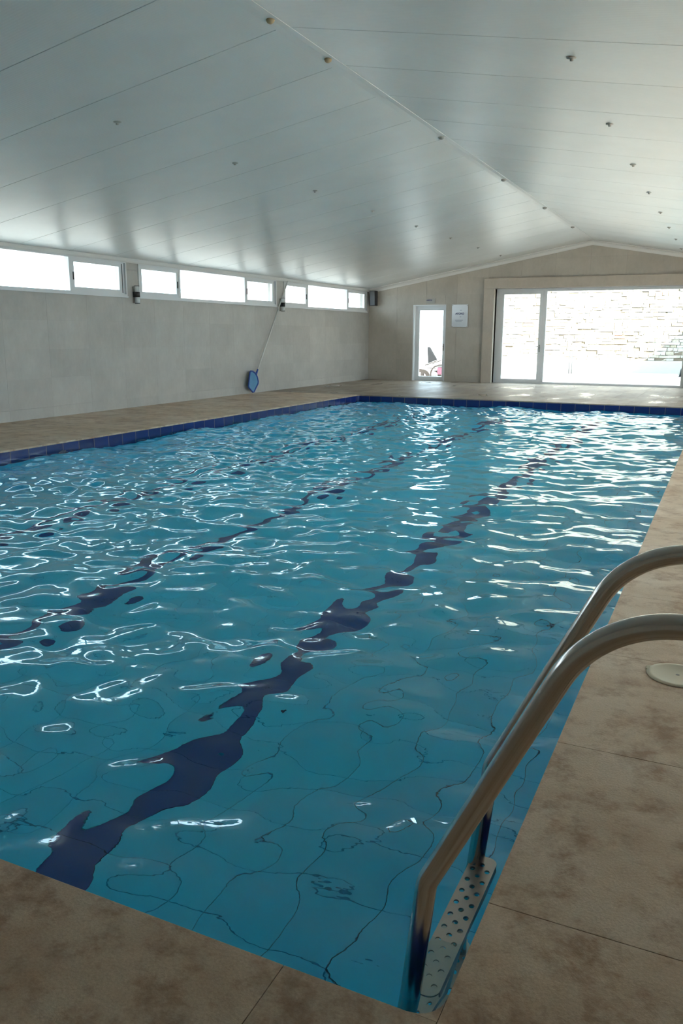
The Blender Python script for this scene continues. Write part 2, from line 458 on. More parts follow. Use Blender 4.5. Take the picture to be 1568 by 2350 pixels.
for a, b in piers:
    b = min(b, YF)
    for z0_, z1_ in spans(SILL, HEAD + 0.03, TZ, 0.19):
        if b > 7.5: tile_obj('wall_tile', wall_left, M['wall'], (XL - 0.012, XL), (a + gw / 2, b - gw / 2), (z0_ + gw / 2, z1_ - gw / 2), 0, 'w')
        else: rest.box(XL - 0.012, XL, a + gw / 2, b - gw / 2, z0_ + gw / 2, z1_ - gw / 2)
tag(rest.build('wall_tiles_out_of_sight', M['wall'], wall_left), kind='stuff')

# far wall with two openings
D0, D1, DH = -9.00, -7.945, 2.40                      # small door
G0, G1, GH = -6.33, -0.63, 2.89                        # glazed front
FB = YF + 0.28
def gable(x): return ceil_z(x)
fw = MB()
def col(x0, x1, z0, yb=FB, yf=YF + 0.012):
    xsn = [x0] + ([XM] if x0 < XM < x1 else []) + [x1]
    for a, b in zip(xsn[:-1], xsn[1:]):
        fw.prism([(a, z0), (b, z0), (b, gable(b) + 0.06), (a, gable(a) + 0.06)], 1, yb, yf)
col(XL - 0.25, D0, -0.3); col(D0, D1, DH); col(D1, G0, -0.3); col(G0, G1, GH); col(G1, XRW + 0.25, -0.3)
wall_far = struct(fw.build('wall_far', M['wall_grout']), 'tiled gable wall at the far end with door and glazed front', 'wall')
def clip(poly, f):
    out = []
    for i in range(len(poly)):
        p, q = poly[i], poly[(i + 1) % len(poly)]
        a, b = f(p), f(q)
        if a >= 0: out.append(p)
        if (a >= 0) != (b >= 0):
            t = a / (a - b); out.append((p[0] + t * (q[0] - p[0]), p[1] + t * (q[1] - p[1])))
    return out
def far_tile(x0, x1, z0, z1):
    x0 += gw / 2; x1 -= gw / 2; z0 += gw / 2; z1 -= gw / 2
    if x1 - x0 < 0.02 or z1 - z0 < 0.02: return
    p = [(x0, z0), (x1, z0), (x1, z1), (x0, z1)]
    p = clip(p, lambda q: HP + SLOPE * (q[0] - XM) - 0.02 - q[1]); 
    if len(p) > 2: p = clip(p, lambda q: HP - SLOPE * (q[0] - XM) - 0.02 - q[1])
    if len(p) < 3: return
    if len(p) == 4 and abs(p[2][1] - z1) < 1e-6 and abs(p[3][1] - z1) < 1e-6 and abs(p[2][0] - x1) < 1e-6:
        tile_obj('wall_tile', wall_far, M['wall_far'], (x0, x1), (YF, YF + 0.012), (z0, z1), 0, 'f')
    else: MB().prism(p, 1, YF + 0.012, YF).build('wall_tile', M['wall_far'], wall_far)
SUR0, SUR1, SURH = -6.66, -0.30, 3.20
for c, d in spans(XL, XRW, TX, XL):
    for a, b in spans(0, HP, TZ, 0.19):
        rects = [(c, d, a, b)]
        for (h0, h1, hz) in ((D0, D1, DH), (SUR0, SUR1, SURH)):
            nr_ = []
            for (x0, x1, z0_, z1_) in rects:
                if x1 <= h0 or x0 >= h1 or z0_ >= hz: nr_.append((x0, x1, z0_, z1_)); continue
                if x0 < h0: nr_.append((x0, h0, z0_, z1_))
                if x1 > h1: nr_.append((h1, x1, z0_, z1_))
                if z1_ > hz: nr_.append((max(x0, h0), min(x1, h1), hz, z1_))
            rects = nr_
        for r in rects: far_tile(*r)
# right wall with openings for the added doors, wall behind the viewer
wr = MB(); RB = XRW + 0.25
RDOORS = [(4.0, 8.2), (8.8, 13.6), (14.4, 19.2)]; RDH = 2.35     # unseen glass doors, added to bring daylight into the hall
wr.box(XRW, RB, YN, YF + 0.25, RDH, 3.05)
red = [YN] + [v for p_ in RDOORS for v in p_] + [YF + 0.25]
for a, b in zip(red[0::2], red[1::2]): wr.box(XRW, RB, a, b, -0.3, RDH)
struct(wr.build('wall_right', M['plaster']), 'beige wall along the right side of the hall, out of the picture', 'wall')
wn_ = MB().prism([(XL - 0.25, -0.3), (RB, -0.3), (RB, gable(RB) + 0.06), (XM, HP + 0.06), (XL - 0.25, gable(XL - 0.25) + 0.06)], 1, YN, YN - 0.25)
struct(wn_.build('wall_near', M['plaster']), 'beige end wall behind the viewer, out of the picture', 'wall')

# ---- ceiling: sandwich panels from ridge to eaves
PW = 1.17; YS = 6.79
core = MB(); OV = 1.0  # OV: unseen right overhang, sized to keep the sun patch out of view
xl_, xr_ = XL - 0.6, XRW + OV
for (xa, xb) in ((xl_, XM), (XM, xr_)):
    za, zb_ = ceil_z(xa), ceil_z(xb)
    core.prism([(xa, za + 0.05), (xb, zb_ + 0.05), (xb, zb_ + 0.16), (xa, za + 0.16)], 1, YN - 0.4, FB + 0.25)
ceiling = struct(core.build('ceiling', M['seam']), 'pitched white ceiling of ribbed steel panels', 'ceiling')
gs = 0.005
for c, d in spans(YN - 0.3, FB + 0.2, PW, YS):
    for xa, xb in ((xl_, XM - 0.03), (XM + 0.03, xr_)):
        za, zb_ = ceil_z(xa), ceil_z(xb); ch = 0.004
        sec = [(c + gs / 2, 0.05), (c + gs / 2, ch), (c + gs / 2 + ch, 0), (d - gs / 2 - ch, 0), (d - gs / 2, ch), (d - gs / 2, 0.05)]
        v = [(xa, y, za + z) for y, z in sec] + [(xb, y, zb_ + z) for y, z in sec]
        MB().add(v, [(i, (i + 1) % 6, 6 + (i + 1) % 6, 6 + i) for i in range(6)] + [tuple(range(6))[::-1], tuple(range(6, 12))]).build('ceiling_panel', M['ceiling'], ceiling)
MB().prism([(XM - 0.075, ceil_z(XM - 0.075) - 0.006), (XM, HP - 0.012), (XM + 0.075, ceil_z(XM + 0.075) - 0.006), (XM + 0.075, ceil_z(XM + 0.075) + 0.02), (XM, HP + 0.03), (XM - 0.075, ceil_z(XM - 0.075) + 0.02)], 1, YN, YF).build('ridge_flashing', M['trim'], ceiling)
cap = MB().lathe([(0.045, 0.0), (0.045, -0.006), (0.028, -0.012), (0.016, -0.016), (0.016, -0.03), (0.004, -0.033)], (0, 0, 0), 12).mesh('screw_cap')
for k in range(9):
    for x, ph in ((-5.92, 6.21), (-0.98, 6.07)):
        y = ph + k * 2.40
        if y > YF - 0.2: continue
        o = obj('screw_cap', cap, M['bolt'], ceiling); o.location = (x, y, ceil_z(x) + 0.002)
for y, f in ((5.38, 1), (6.53, 1), (10.13, 0), (13.62, 0), (17.2, 0), (20.7, 0)):
    r = 0.05 if not f else 0.04
    lump = MB().lathe([(r * 0.7, 0.0), (r, -0.01), (r * 0.8, -0.03), (r * 0.3, -0.042)], (XM, y, HP - 0.008), 10)
    lump.build('ridge_clip', M['foam'] if f else M['bolt'], ceiling)

# ---- trims
def gable_trim(name, xa, xb, d0=0.0):
    a = MB()
    n = 8; prof = [(0.0, 0.03), (0.0, -0.13)] + [(0.015 + 0.12 * (1 - math.cos(t)), -0.13 + 0.11 * math.sin(t)) for t in np.linspace(0, math.pi / 2, n)] + [(0.145, 0.03)]
    v = [(xa, YF - q, ceil_z(xa) + h) for q, h in prof] + [(xb, YF - q, ceil_z(xb) + h) for q, h in prof]
    k = len(prof)
    a.add(v, [(i, (i + 1) % k, k + (i + 1) % k, k + i) for i in range(k)] + [tuple(range(k)), tuple(range(k, 2 * k))[::-1]])
    return struct(a.build(name, M['trim']))
tag(gable_trim('trim_1', XL, XM), 'white cove trim along the left slope of the far gable', 'trim')
tag(gable_trim('trim_2', XM, XRW), 'white cove trim along the right slope of the far gable', 'trim')
tr3 = MB().prism([(XL - 0.02, 2.875), (XL + 0.035, 2.875), (XL + 0.05, 2.90), (XL + 0.05, 2.99), (XL - 0.02, 2.99)], 1, YN, YF)
struct(tr3.build('trim_3', M['trim']), 'white flashing between clerestory windows and ceiling', 'trim')
# stone portal round the glazed front
pt = empty('trim_4'); struct(pt, 'beige stone portal framing the glazed front', 'trim')
MB().cbox(SUR0, G0, YF - 0.14, YF + 0.20, 0.0, GH, 0.006).build('portal_jamb', M['surround'], pt)
MB().cbox(G1, SUR1, YF - 0.14, YF + 0.20, 0.0, GH, 0.006).build('portal_jamb', M['surround'], pt)
MB().cbox(SUR0, SUR1, YF - 0.14, YF + 0.20, GH, SURH, 0.006).build('portal_lintel', M['surround'], pt)

# ---- clerestory windows
def bars(b, x0, x1, y0, y1, z0, z1, t, tb=None):
    """four bars of a frame lying in the y-z plane"""
    tb = tb or t
    b.box(x0, x1, y0, y1, z0, z0 + tb).box(x0, x1, y0, y1, z1 - t, z1)
    b.box(x0, x1, y0, y0 + t, z0 + tb, z1 - t).box(x0, x1, y1 - t, y1, z0 + tb, z1 - t)
def clerestory(name, y0, y1, side, label):
    s = 1 if side == 'l' else -1
    X = XL if side == 'l' else XRW
    def bx(o0, o1): return (X + s * o0, X + s * o1)
    f = MB(); L_ = y1 - y0
    a, b = y0 + 1.385, y1 - 1.56                           # the two mullions
    xa, xb = bx(-0.08, 0.022)
    bars(f, xa, xb, y0, y1, SILL, HEAD, 0.035, 0.06)
    f.box(xa, xb, a - 0.03, a + 0.03, SILL + 0.06, HEAD - 0.035).box(xa, xb, b - 0.03, b + 0.03, SILL + 0.06, HEAD - 0.035)
    xa, xb = bx(0.0, 0.035); f.box(xa, xb, y0 - 0.01, y1 + 0.01, SILL - 0.005, SILL + 0.025)
    root = struct(f.build(name, M['white_alu']), label, 'window')
    for p, q, hy in ((y0 + 0.035, a - 0.03, a - 0.075), (b + 0.03, y1 - 0.14, b + 0.075)):
        g_ = MB(); xa, xb = bx(-0.05, 0.012)
        bars(g_, xa, xb, p, q, SILL + 0.06, HEAD - 0.035, 0.075)
        sash = g_.build('sash', M['white_alu'], root)
        k = MB(); xa, xb = bx(-0.012, -0.006)
        k.box(xa, xb, p + 0.07, q - 0.07, SILL + 0.13, HEAD - 0.105); k.build('pane', M['glass'], sash)
        k = MB(); xa, xb = bx(0.012, 0.028); k.cbox(xa, xb, hy - 0.012, hy + 0.012, 2.46, 2.60, 0.003); k.build('handle', M['gasket'], sash)
    k = MB(); xa, xb = bx(-0.012, -0.006)
    k.box(xa, xb, a + 0.03, b - 0.03, SILL + 0.06, HEAD - 0.035); k.build('pane', M['glass'], root)
    k = MB(); xa, xb = bx(-0.055, -0.02); k.box(xa, xb, y1 - 0.14, y1 - 0.035, SILL + 0.06, HEAD - 0.035); k.build('frame_infill', M['white_alu'], root)
    k = MB(); xa, xb = bx(-0.02, -0.002); k.box(xa, xb, y1 - 0.125, y1 - 0.10, SILL + 0.08, HEAD - 0.05); k.build('gasket', M['gasket'], root)
    # daylight portal: guides the sampling of the sky, adds no light of its own
    ld = bpy.data.lights.new('window_portal', 'AREA'); ld.shape = 'RECTANGLE'; ld.size = L_; ld.size_y = HEAD - SILL
    ld.cycles.is_portal = True
    lo = bpy.data.objects.new('window_portal', ld); COL.objects.link(lo)
    lo.location = (X - s * 0.12, (y0 + y1) / 2, (SILL + HEAD) / 2)
    lo.rotation_euler = Matrix(((0, 0, -s), (s, 0, 0), (0, -1, 0))).transposed().transposed().to_euler() if False else Vector((s, 0, 0)).to_track_quat('-Z', 'Z').to_euler()
    return root
LAB = ['clerestory window of the left wall just outside the picture', 'clerestory window nearest the viewer, cut by the left picture edge',
       'middle clerestory window between the two wall lights', 'clerestory window farthest along the left wall, beside the loudspeaker']
for i, (a, b) in enumerate(WINS): clerestory('window_%d' % (i + 1), a, b, 'l', LAB[i])
def added_door(name, y0, y1, label):
    f = MB(); bars(f, XRW + 0.08, XRW + 0.16, y0, y1, 0.0, RDH, 0.06)
    ym = (y0 + y1) / 2; f.box(XRW + 0.08, XRW + 0.16, ym - 0.05, ym + 0.05, 0.06, RDH - 0.06)
    root = struct(f.build(name, M['white_alu']), label, 'door')
    for p_, q_ in ((y0 + 0.06, ym - 0.05), (ym + 0.05, y1 - 0.06)):
        MB().box(XRW + 0.115, XRW + 0.121, p_, q_, 0.06, RDH - 0.06).build('pane', M['glass'], root)
    ld = bpy.data.lights.new('door_portal', 'AREA'); ld.shape = 'RECTANGLE'; ld.size = y1 - y0; ld.size_y = RDH
    ld.cycles.is_portal = True
    lo = bpy.data.objects.new('door_portal', ld); COL.objects.link(lo)
    lo.location = (XRW + 0.2, (y0 + y1) / 2, RDH / 2); lo.rotation_euler = Vector((-1, 0, 0)).to_track_quat('-Z', 'Z').to_euler()
LAB2 = ['sliding glass door of the right wall nearest the viewer, out of the picture', 'middle sliding glass door of the right wall, out of the picture',
        'sliding glass door of the right wall nearest the far end, out of the picture']
for i, (a, b) in enumerate(RDOORS): added_door('door_%d' % (i + 3), a, b, LAB2[i])

def xbars(b, y0, y1, x0, x1, z0, z1, t, tt=None, tb=None):
    tb = tb or t; tt = tt or t
    b.box(x0, x1, y0, y1, z0, z0 + tb).box(x0, x1, y0, y1, z1 - tt, z1)
    b.box(x0, x0 + t, y0, y1, z0 + tb, z1 - tt).box(x1 - t, x1, y0, y1, z0 + tb, z1 - tt)
# ---- small glazed door
YD = YF + 0.15
f = MB(); xbars(f, YD, YD + 0.07, D0, D1, 0.0, DH, 0.055, 0.055, 0.03)
door = struct(f.build('door_1', M['white_alu']), 'narrow white framed glass door beside the notice board', 'door')
f = MB(); xbars(f, YD - 0.012, YD + 0.05, D0 + 0.058, D1 - 0.02, 0.03, DH - 0.057, 0.085, 0.085, 0.11)
leaf = f.build('door_leaf', M['white_alu'], door)
MB().box(D0 + 0.14, D1 - 0.10, YD + 0.016, YD + 0.022, 0.135, DH - 0.138).build('pane', M['glass'], leaf)
h = MB().cbox(D1 - 0.085, D1 - 0.05, YD - 0.03, YD - 0.01, 0.98, 1.20, 0.004)
h.tube([(D1 - 0.068, YD - 0.02, 1.12), (D1 - 0.068, YD - 0.06, 1.12), (D1 - 0.17, YD - 0.06, 1.12)], 0.009, 8)
h.build('handle', M['steel'], leaf)
# white reveal lining on the left of the opening
MB().box(D0 - 0.035, D0 + 0.002, YF - 0.008, YD, 0, DH + 0.035).box(D0, D1 + 0.03, YF - 0.008, YD, DH - 0.002, DH + 0.035).box(D1 - 0.002, D1 + 0.03, YF - 0.008, YD, 0, DH).build('door_lining', M['white_alu'], door)
# ---- glazed front: hinged leaf and a big fixed pane
YG = YF + 0.17
f = MB(); xbars(f, YG, YG + 0.08, G0, G1, 0.0, GH, 0.14, 0.09, 0.06)
f.box(-4.86, -4.76, YG, YG + 0.08, 0.06, GH - 0.09)
front = struct(f.build('door_2', M['white_alu']), 'wide white framed glazed front looking onto the stone wall', 'window')
f = MB(); xbars(f, YG - 0.012, YG + 0.06, G0 + 0.14, -4.86, 0.06, GH - 0.09, 0.105, 0.075, 0.075)
leaf = f.build('door_leaf', M['white_alu'], front)
MB().box(G0 + 0.24, -4.96, YG + 0.02, YG + 0.026, 0.13, GH - 0.16).build('pane', M['glass'], leaf)
h = MB().cbox(-4.925, -4.89, YG - 0.035, YG - 0.012, 0.98, 1.20, 0.004)
h.tube([(-4.908, YG - 0.02, 1.14), (-4.908, YG - 0.07, 1.14), (-5.03, YG - 0.07, 1.14)], 0.010, 8)
h.build('handle', M['steel'], leaf)
MB().box(-4.76, G1 - 0.14, YG + 0.04, YG + 0.048, 0.06, GH - 0.09).build('pane', M['glass'], front)
for (x0, x1, z1_) in ((D0, D1, DH), (G0, G1, GH)):
    ld = bpy.data.lights.new('door_portal', 'AREA'); ld.shape = 'RECTANGLE'; ld.size = x1 - x0; ld.size_y = z1_; ld.cycles.is_portal = True
    lo = bpy.data.objects.new('door_portal', ld); COL.objects.link(lo); lo.location = ((x0 + x1) / 2, FB + 0.01, z1_ / 2)
    lo.rotation_euler = (-math.pi / 2, 0, 0)

# ================================================================== WATER
NX, NY = 400, 960
ux = np.linspace(PX0 + 0.0005, PX1 - 0.0005, NX)
ty = np.linspace(0, 1, NY); uy = PY0 + 0.0005 + (PY1 - PY0 - 0.001) * (0.45 * ty + 0.55 * ty ** 1.8)
GX, GY = np.meshgrid(ux, uy)
Hh = np.zeros_like(GX)
def wave(lam, slope, th, env=1.0):
    k = 2 * math.pi / lam; a = slope / k
    return env * a * np.sin(k * (GX * math.cos(th) + GY * math.sin(th)) + rng.uniform(0, 6.28))
choppy = np.clip((GY - 3.5) / 6, 0, 1) * np.clip((-GX - 1.5) / 4, 0.06, 1)
swell = 1.15 - 0.43 * np.clip((GY - 3.0) / 4, 0, 1) * (1 - np.clip((-GX - 1.0) / 4, 0, 1))
calm = 0.75 + 0.25 * np.clip(np.hypot(GX, GY) / 3.0, 0, 1)
for i in range(26):
    lam = rng.uniform(0.55, 2.2); th = math.pi / 2 + rng.normal(0.25, 0.75)
    Hh += wave(lam, 0.019, th)
for i in range(34):
    lam = rng.uniform(0.20, 0.55); th = math.pi / 2 + rng.normal(0.2, 0.9)
    Hh += wave(lam, 0.026, th) * calm * swell
for i in range(26):
    lam = rng.uniform(0.11, 0.26); th = rng.uniform(0, math.pi)
    Hh += wave(lam, 0.044, th, choppy)
for i in range(16):
    lam = rng.uniform(0.13, 0.24); th = math.pi / 2 + rng.normal(0.3, 1.0)
    Hh += wave(lam, 0.017, th)
V = np.stack([GX, GY, ZW + Hh], -1).reshape(-1, 3)
ii = np.arange(NX * NY).reshape(NY, NX)
Q = np.stack([ii[:-1, :-1], ii[:-1, 1:], ii[1:, 1:], ii[1:, :-1]], -1).reshape(-1, 4)
me = bpy.data.meshes.new('pool_water')
me.vertices.add(len(V)); me.vertices.foreach_set('co', V.astype(np.float32).ravel())
me.loops.add(Q.size); me.loops.foreach_set('vertex_index', Q.astype(np.int32).ravel())
me.polygons.add(len(Q)); me.polygons.foreach_set('loop_start', np.arange(0, Q.size, 4, dtype=np.int32))
me.polygons.foreach_set('use_smooth', np.ones(len(Q), bool))
me.update(calc_edges=True)
tag(obj('pool_water', me, M['water']), 'rippling clear pool water with bright window reflections', 'water', kind='stuff')

# ================================================================== POOL LADDER
lad = tag(empty('pool_ladder', (0.74, 0.46, 0.0)), 'brushed steel pool ladder at the near corner, with perforated treads', 'ladder')
INV = Matrix.Translation((-0.74, -0.46, 0.0))
def lpart(mb, name, ma, parent=None):
    me = mb.mesh(name)
    me.transform(INV); return obj(name, me, ma, parent or lad)
RY = (0.165, 0.755)
for y in RY:
    prof = [(-0.05, y, -1.12), (-0.165, y, -0.95), (-0.155, y, -0.44), (-0.088, y, 0.215), (0.265, y, 0.945), (0.74, y, 0.945), (0.74, y, 0.004)]
    path = fillet(prof, [0.10, 0.5, 0.10, 0.27, 0.2], 14)
    rail = lpart(MB().tube(path, 0.026, 28, ref=(0, 1, 0)), 'rail', M['steel'])
    lpart(MB().lathe([(0.055, 0.001), (0.055, 0.008), (0.036, 0.018), (0.027, 0.02)], (0.74, y, 0), 24), 'flange', M['steel'], rail)
    lpart(MB().tube([(-0.06, y, -1.11), (-0.004, y, -1.17)], 0.033, 16), 'rubber_foot', M['black'], rail)
def tread_mesh(xa, xb, y0, y1, z):
    bm = bmesh.new(); r = 0.03
    def loop(pts):
        vs = [bm.verts.new((x, y, z)) for x, y in pts]
        for i in range(len(vs)): bm.edges.new((vs[i], vs[(i + 1) % len(vs)]))
    out = []
    for cx, cy, a0 in ((xb - r, y1 - r, 0), (xa + r, y1 - r, 90), (xa + r, y0 + r, 180), (xb - r, y0 + r, 270)):
        out += [(cx + r * math.cos(math.radians(a0 + t)), cy + r * math.sin(math.radians(a0 + t))) for t in range(0, 91, 15)]
    loop(out)
    w_ = xb - xa; rows = ((0.22, 0.0), (0.5, 0.5), (0.78, 0.0)); px = 0.056
    for fx, ph in rows:
        cx = xa + fx * w_; cy = y0 + 0.035 + ph * px
        while cy < y1 - 0.02:
            loop([(cx + 0.0082 * math.cos(t), cy + 0.0095 * math.sin(t)) for t in np.linspace(0, 2 * math.pi, 13)[:-1]]); cy += px
    bmesh.ops.triangle_fill(bm, edges=list(bm.edges), use_beauty=True, normal=(0, 0, 1))
    bmesh.ops.recalc_face_normals(bm, faces=list(bm.faces))
    g_ = bmesh.ops.extrude_face_region(bm, geom=list(bm.faces))
    bmesh.ops.translate(bm, verts=[v for v in g_['geom'] if isinstance(v, bmesh.types.BMVert)], vec=(0, 0, -0.006))
    # folded lips at both long edges
    def bx(x0, x1, y0_, y1_, z0, z1):
        m_ = MB().box(x0, x1, y0_, y1_, z0, z1); vs = [bm.verts.new(p) for p in m_.v]
        for f_ in m_.f: bm.faces.new([vs[i] for i in f_])
    bx(xa, xa + 0.004, y0 + r, y1 - r, z - 0.032, z - 0.006); bx(xb - 0.004, xb, y0 + r, y1 - r, z - 0.032, z - 0.006)
    bmesh.ops.recalc_face_normals(bm, faces=list(bm.faces))
    me = bpy.data.meshes.new('tread'); bm.to_mesh(me); bm.free(); me.transform(INV); return me
for k, z in enumerate((-0.122, -0.46, -0.70, -0.93)):
    dx = (0, -0.06, -0.06, -0.06)[k]
    obj('tread', tread_mesh(-0.140 + dx, -0.058 + dx, 0.178, 0.79, z), M['tread'], lad)

# ================================================================== DECK LID
lid = tag(empty('deck_lid', (0.376, 2.262, 0.0)), 'round cream plastic lid set in the deck beyond the ladder', 'lid')
def at(o, mb, name, ma, parent=None):
    me = mb.mesh(name); me.transform(Matrix.Translation(-Vector(o.location))); return obj(name, me, ma, parent or o)
c = (0.376, 2.262, 0.0)
at(lid, MB().lathe([(0.134, 0.0005), (0.132, 0.005), (0.112, 0.007), (0.108, 0.0055), (0.012, 0.0045)], c, 48), 'cover', M['lid'])
at(lid, MB().lathe([(0.0085, 0.0046), (0.0085, 0.0052)], c, 16), 'finger_hole', M['bolt'])
for sgn in (1, -1):
    a = math.radians(165 if sgn > 0 else -15)
    at(lid, MB().cbox(c[0] + 0.133 * math.cos(a) - 0.009, c[0] + 0.133 * math.cos(a) + 0.009, c[1] + 0.133 * math.sin(a) - 0.02, c[1] + 0.133 * math.sin(a) + 0.02, 0.0005, 0.006, 0.002), 'lug', M['lid'])

# ================================================================== SKIMMER NET
net = tag(empty('skimmer_net', wl(16.66, 0.0, 0.12)), 'blue pool skimmer net on a long pole leaning against the wall', 'pool net')
sc = lambda x, y: (16.66 + 0, 0)
outline = [(16.58, 0.56), (16.68, 0.55), (16.80, 0.50), (16.89, 0.40), (16.935, 0.29), (16.92, 0.22), (16.72, 0.03), (16.655, 0.02), (16.47, 0.15), (16.455, 0.19), (16.50, 0.40), (16.545, 0.54)]
off = lambda z: 0.14 - 0.045 * z
P3 = [wl(y, z, off(z)) for y, z in outline]
at(net, MB().tube(P3 + [P3[0]], 0.02, 8, cap=False, ref=(1, 0, 0)), 'hoop', M['net_blue'])
cen = sum(P3, Vector()) / len(P3) + Vector((-0.025, 0, 0))
k = len(P3)
at(net, MB().add(P3 + [cen] + [p + Vector((-0.004, 0, 0)) for p in P3] + [cen + Vector((-0.004, 0, 0))],
                 [(i, (i + 1) % k, k) for i in range(k)] + [(k + 1 + (i + 1) % k, k + 1 + i, 2 * k + 1) for i in range(k)]), 'netting', M['mesh_blue'])
pa, pb = wl(16.86, 0.50, off(0.5)), wl(18.59, 2.905, 0.045)
at(net, MB().tube([pa - (pb - pa) * 0.02, pa + (pb - pa) * 0.05], [0.026, 0.02], 10), 'socket', M['net_blue'])
at(net, MB().tube([pa, pa + (pb - pa) * 0.68], 0.021, 10), 'pole', M['alu'])
at(net, MB().tube([pa + (pb - pa) * 0.68, pb], 0.016, 10), 'pole_extension', M['alu'])

# ================================================================== WALL LIGHTS
def sconce(yw, label):
    b = wl(yw, 2.26, 0.0); y, z = wl(yw, 2.26, 0.08).y, b.z
    s_ = tag(empty('wall_light', (XL, y, 2.085)), label, 'lamp', 'up and down wall lights on the window piers')
    at(s_, MB().cbox(XL, XL + 0.018, y - 0.045, y + 0.045, 2.10, 2.42, 0.004), 'back_plate', M['plaster'])
    cx = XL + 0.085
    at(s_, MB().lathe([(0.05, 2.31 - 2.085), (0.05, 2.43 - 2.085), (0.046, 2.43 - 2.085), (0.046, 2.32 - 2.085)], (cx, y, 2.085), 24), 'upper_glass', M['frost'])
    at(s_, MB().lathe([(0.05, 0.01), (0.05, 2.21 - 2.085)], (cx, y, 2.085), 24), 'lower_glass', M['frost'])
    at(s_, MB().lathe([(0.044, 0.002), (0.052, 0.002), (0.052, 0.012), (0.044, 0.012)], (cx, y, 2.085), 24), 'rim', M['dark_grey'])
    at(s_, MB().lathe([(0.044, 0.002), (0.052, 0.002), (0.052, 0.012), (0.044, 0.012)], (cx, y, 2.424), 24), 'rim', M['dark_grey'])
    at(s_, MB().cbox(XL + 0.016, cx, y - 0.052, y + 0.052, 2.21, 2.315, 0.004).lathe([(0.057, 0.0), (0.057, 0.105)], (cx, y, 2.21), 24), 'lamp_body', M['black'])
sconce(12.215, 'black banded cylinder wall light between the nearest two windows')
sconce(18.30, 'black banded cylinder wall light behind the skimmer net pole')

# ================================================================== LOUDSPEAKER
p = wf(-10.50, 2.65, 0.2)
sp = tag(empty('loudspeaker', (p.x, YF, p.z)), 'black loudspeaker high in the far left corner', 'loudspeaker')
x0, x1 = wf(-10.575, 2.65, 0.28).x, wf(-10.385, 2.65, 0.28).x
at(sp, MB().cbox(x0, x1, YF - 0.30, YF - 0.08, 2.415, 2.895, 0.015), 'cabinet', M['black'])
at(sp, MB().cbox(x0 + 0.012, x1 - 0.012, YF - 0.312, YF - 0.299, 2.43, 2.88, 0.006), 'grille', M['dark_grey'])
at(sp, MB().box((x0 + x1) / 2 - 0.03, (x0 + x1) / 2 + 0.03, YF - 0.085, YF - 0.001, 2.58, 2.74), 'bracket', M['black'])

# ================================================================== SIGNS
def text_mesh(s, size, name):
    cu = bpy.data.curves.new(name, 'FONT'); cu.body = s; cu.size = size; cu.extrude = 0.0008; cu.align_x = 'CENTER'; cu.offset = size * 0.02
    o = bpy.data.objects.new(name, cu); COL.objects.link(o)
    dg = bpy.context.evaluated_depsgraph_get(); dg.update()
    me = bpy.data.meshes.new_from_object(o.evaluated_get(dg)); me.name = name
    bpy.data.objects.remove(o); return me
nb_ = tag(empty('notice_board', (-7.45, YF, 1.73)), 'white acrylic notice board beside the narrow glass door', 'sign')
at(nb_, MB().cbox(-7.712, -7.186, YF - 0.03, YF - 0.018, 1.73, 2.43, 0.003), 'panel', M['paper'])
t = obj('title_lettering', text_mesh('AFORO', 0.085, 'title_lettering'), M['ink'], nb_); t.location = (0, -0.0315, 2.12 - 1.73); t.rotation_euler = (math.pi / 2, 0, 0); t.scale = (1.0, 1, 1)
for x0, x1, z in ((-7.45, -7.40, 2.05), (-7.60, -7.34, 1.945), (-7.58, -7.38, 1.91), (-7.44, -7.39, 2.25)):
    at(nb_, MB().box(x0, x1, YF - 0.0305, YF - 0.0300, z - 0.01, z + 0.012), 'small_print', M['ink_pale'])
for x in (-7.69, -7.208):
    for z in (1.755, 2.405):
        q = MB().tube([(x, YF - 0.034, z), (x, YF, z)], 0.011, 10); at(nb_, q, 'standoff', M['steel'])
ds = tag(empty('door_sign', (-8.45, YF, 2.48)), 'small pale plate with dark lettering above the narrow door', 'sign')
at(ds, MB().cbox(-8.60, -8.29, YF - 0.012, YF - 0.001, 2.48, 2.625, 0.003), 'plate', M['wall_grout'])
t = obj('lettering', text_mesh('ASEOS', 0.065, 'lettering'), M['ink'], ds); t.location = (-0.04, -0.0135, 0.072); t.rotation_euler = (math.pi / 2, 0, 0)

# ================================================================== OUTSIDE
struct(MB().box(-60, 40, YF + 0.28, 90, -0.4, -0.02).box(-60, XL - 0.25, -20, YF + 0.28, -0.4, -0.02).box(XRW + 0.25, 40, -20, YF + 0.28, -0.4, -0.02).build('ground', M['terrace']), 'pale paved terrace outside the hall', 'terrace')
YWALL = 32.83
gwl = MB().box(-9.2, 4, YWALL + 0.06, YWALL + 0.5, -0.02, 5.2)
gw_ = tag(gwl.build('garden_wall', M['mortar']), 'rough limestone wall beyond the glazed front', 'wall')
MB().cbox(-9.2, 4, YWALL, YWALL + 0.08, -0.02, 0.52, 0.01).build('plinth', M['concrete'], gw_)
stones = []; z = 0.525
while z < 5.1:
    hh = random.uniform(0.085, 0.17); x = -9.2
    while x < 4:
        ww = random.uniform(0.16, 0.52); stones.append((x, x + ww, z, z + hh)); x += ww
    z += hh
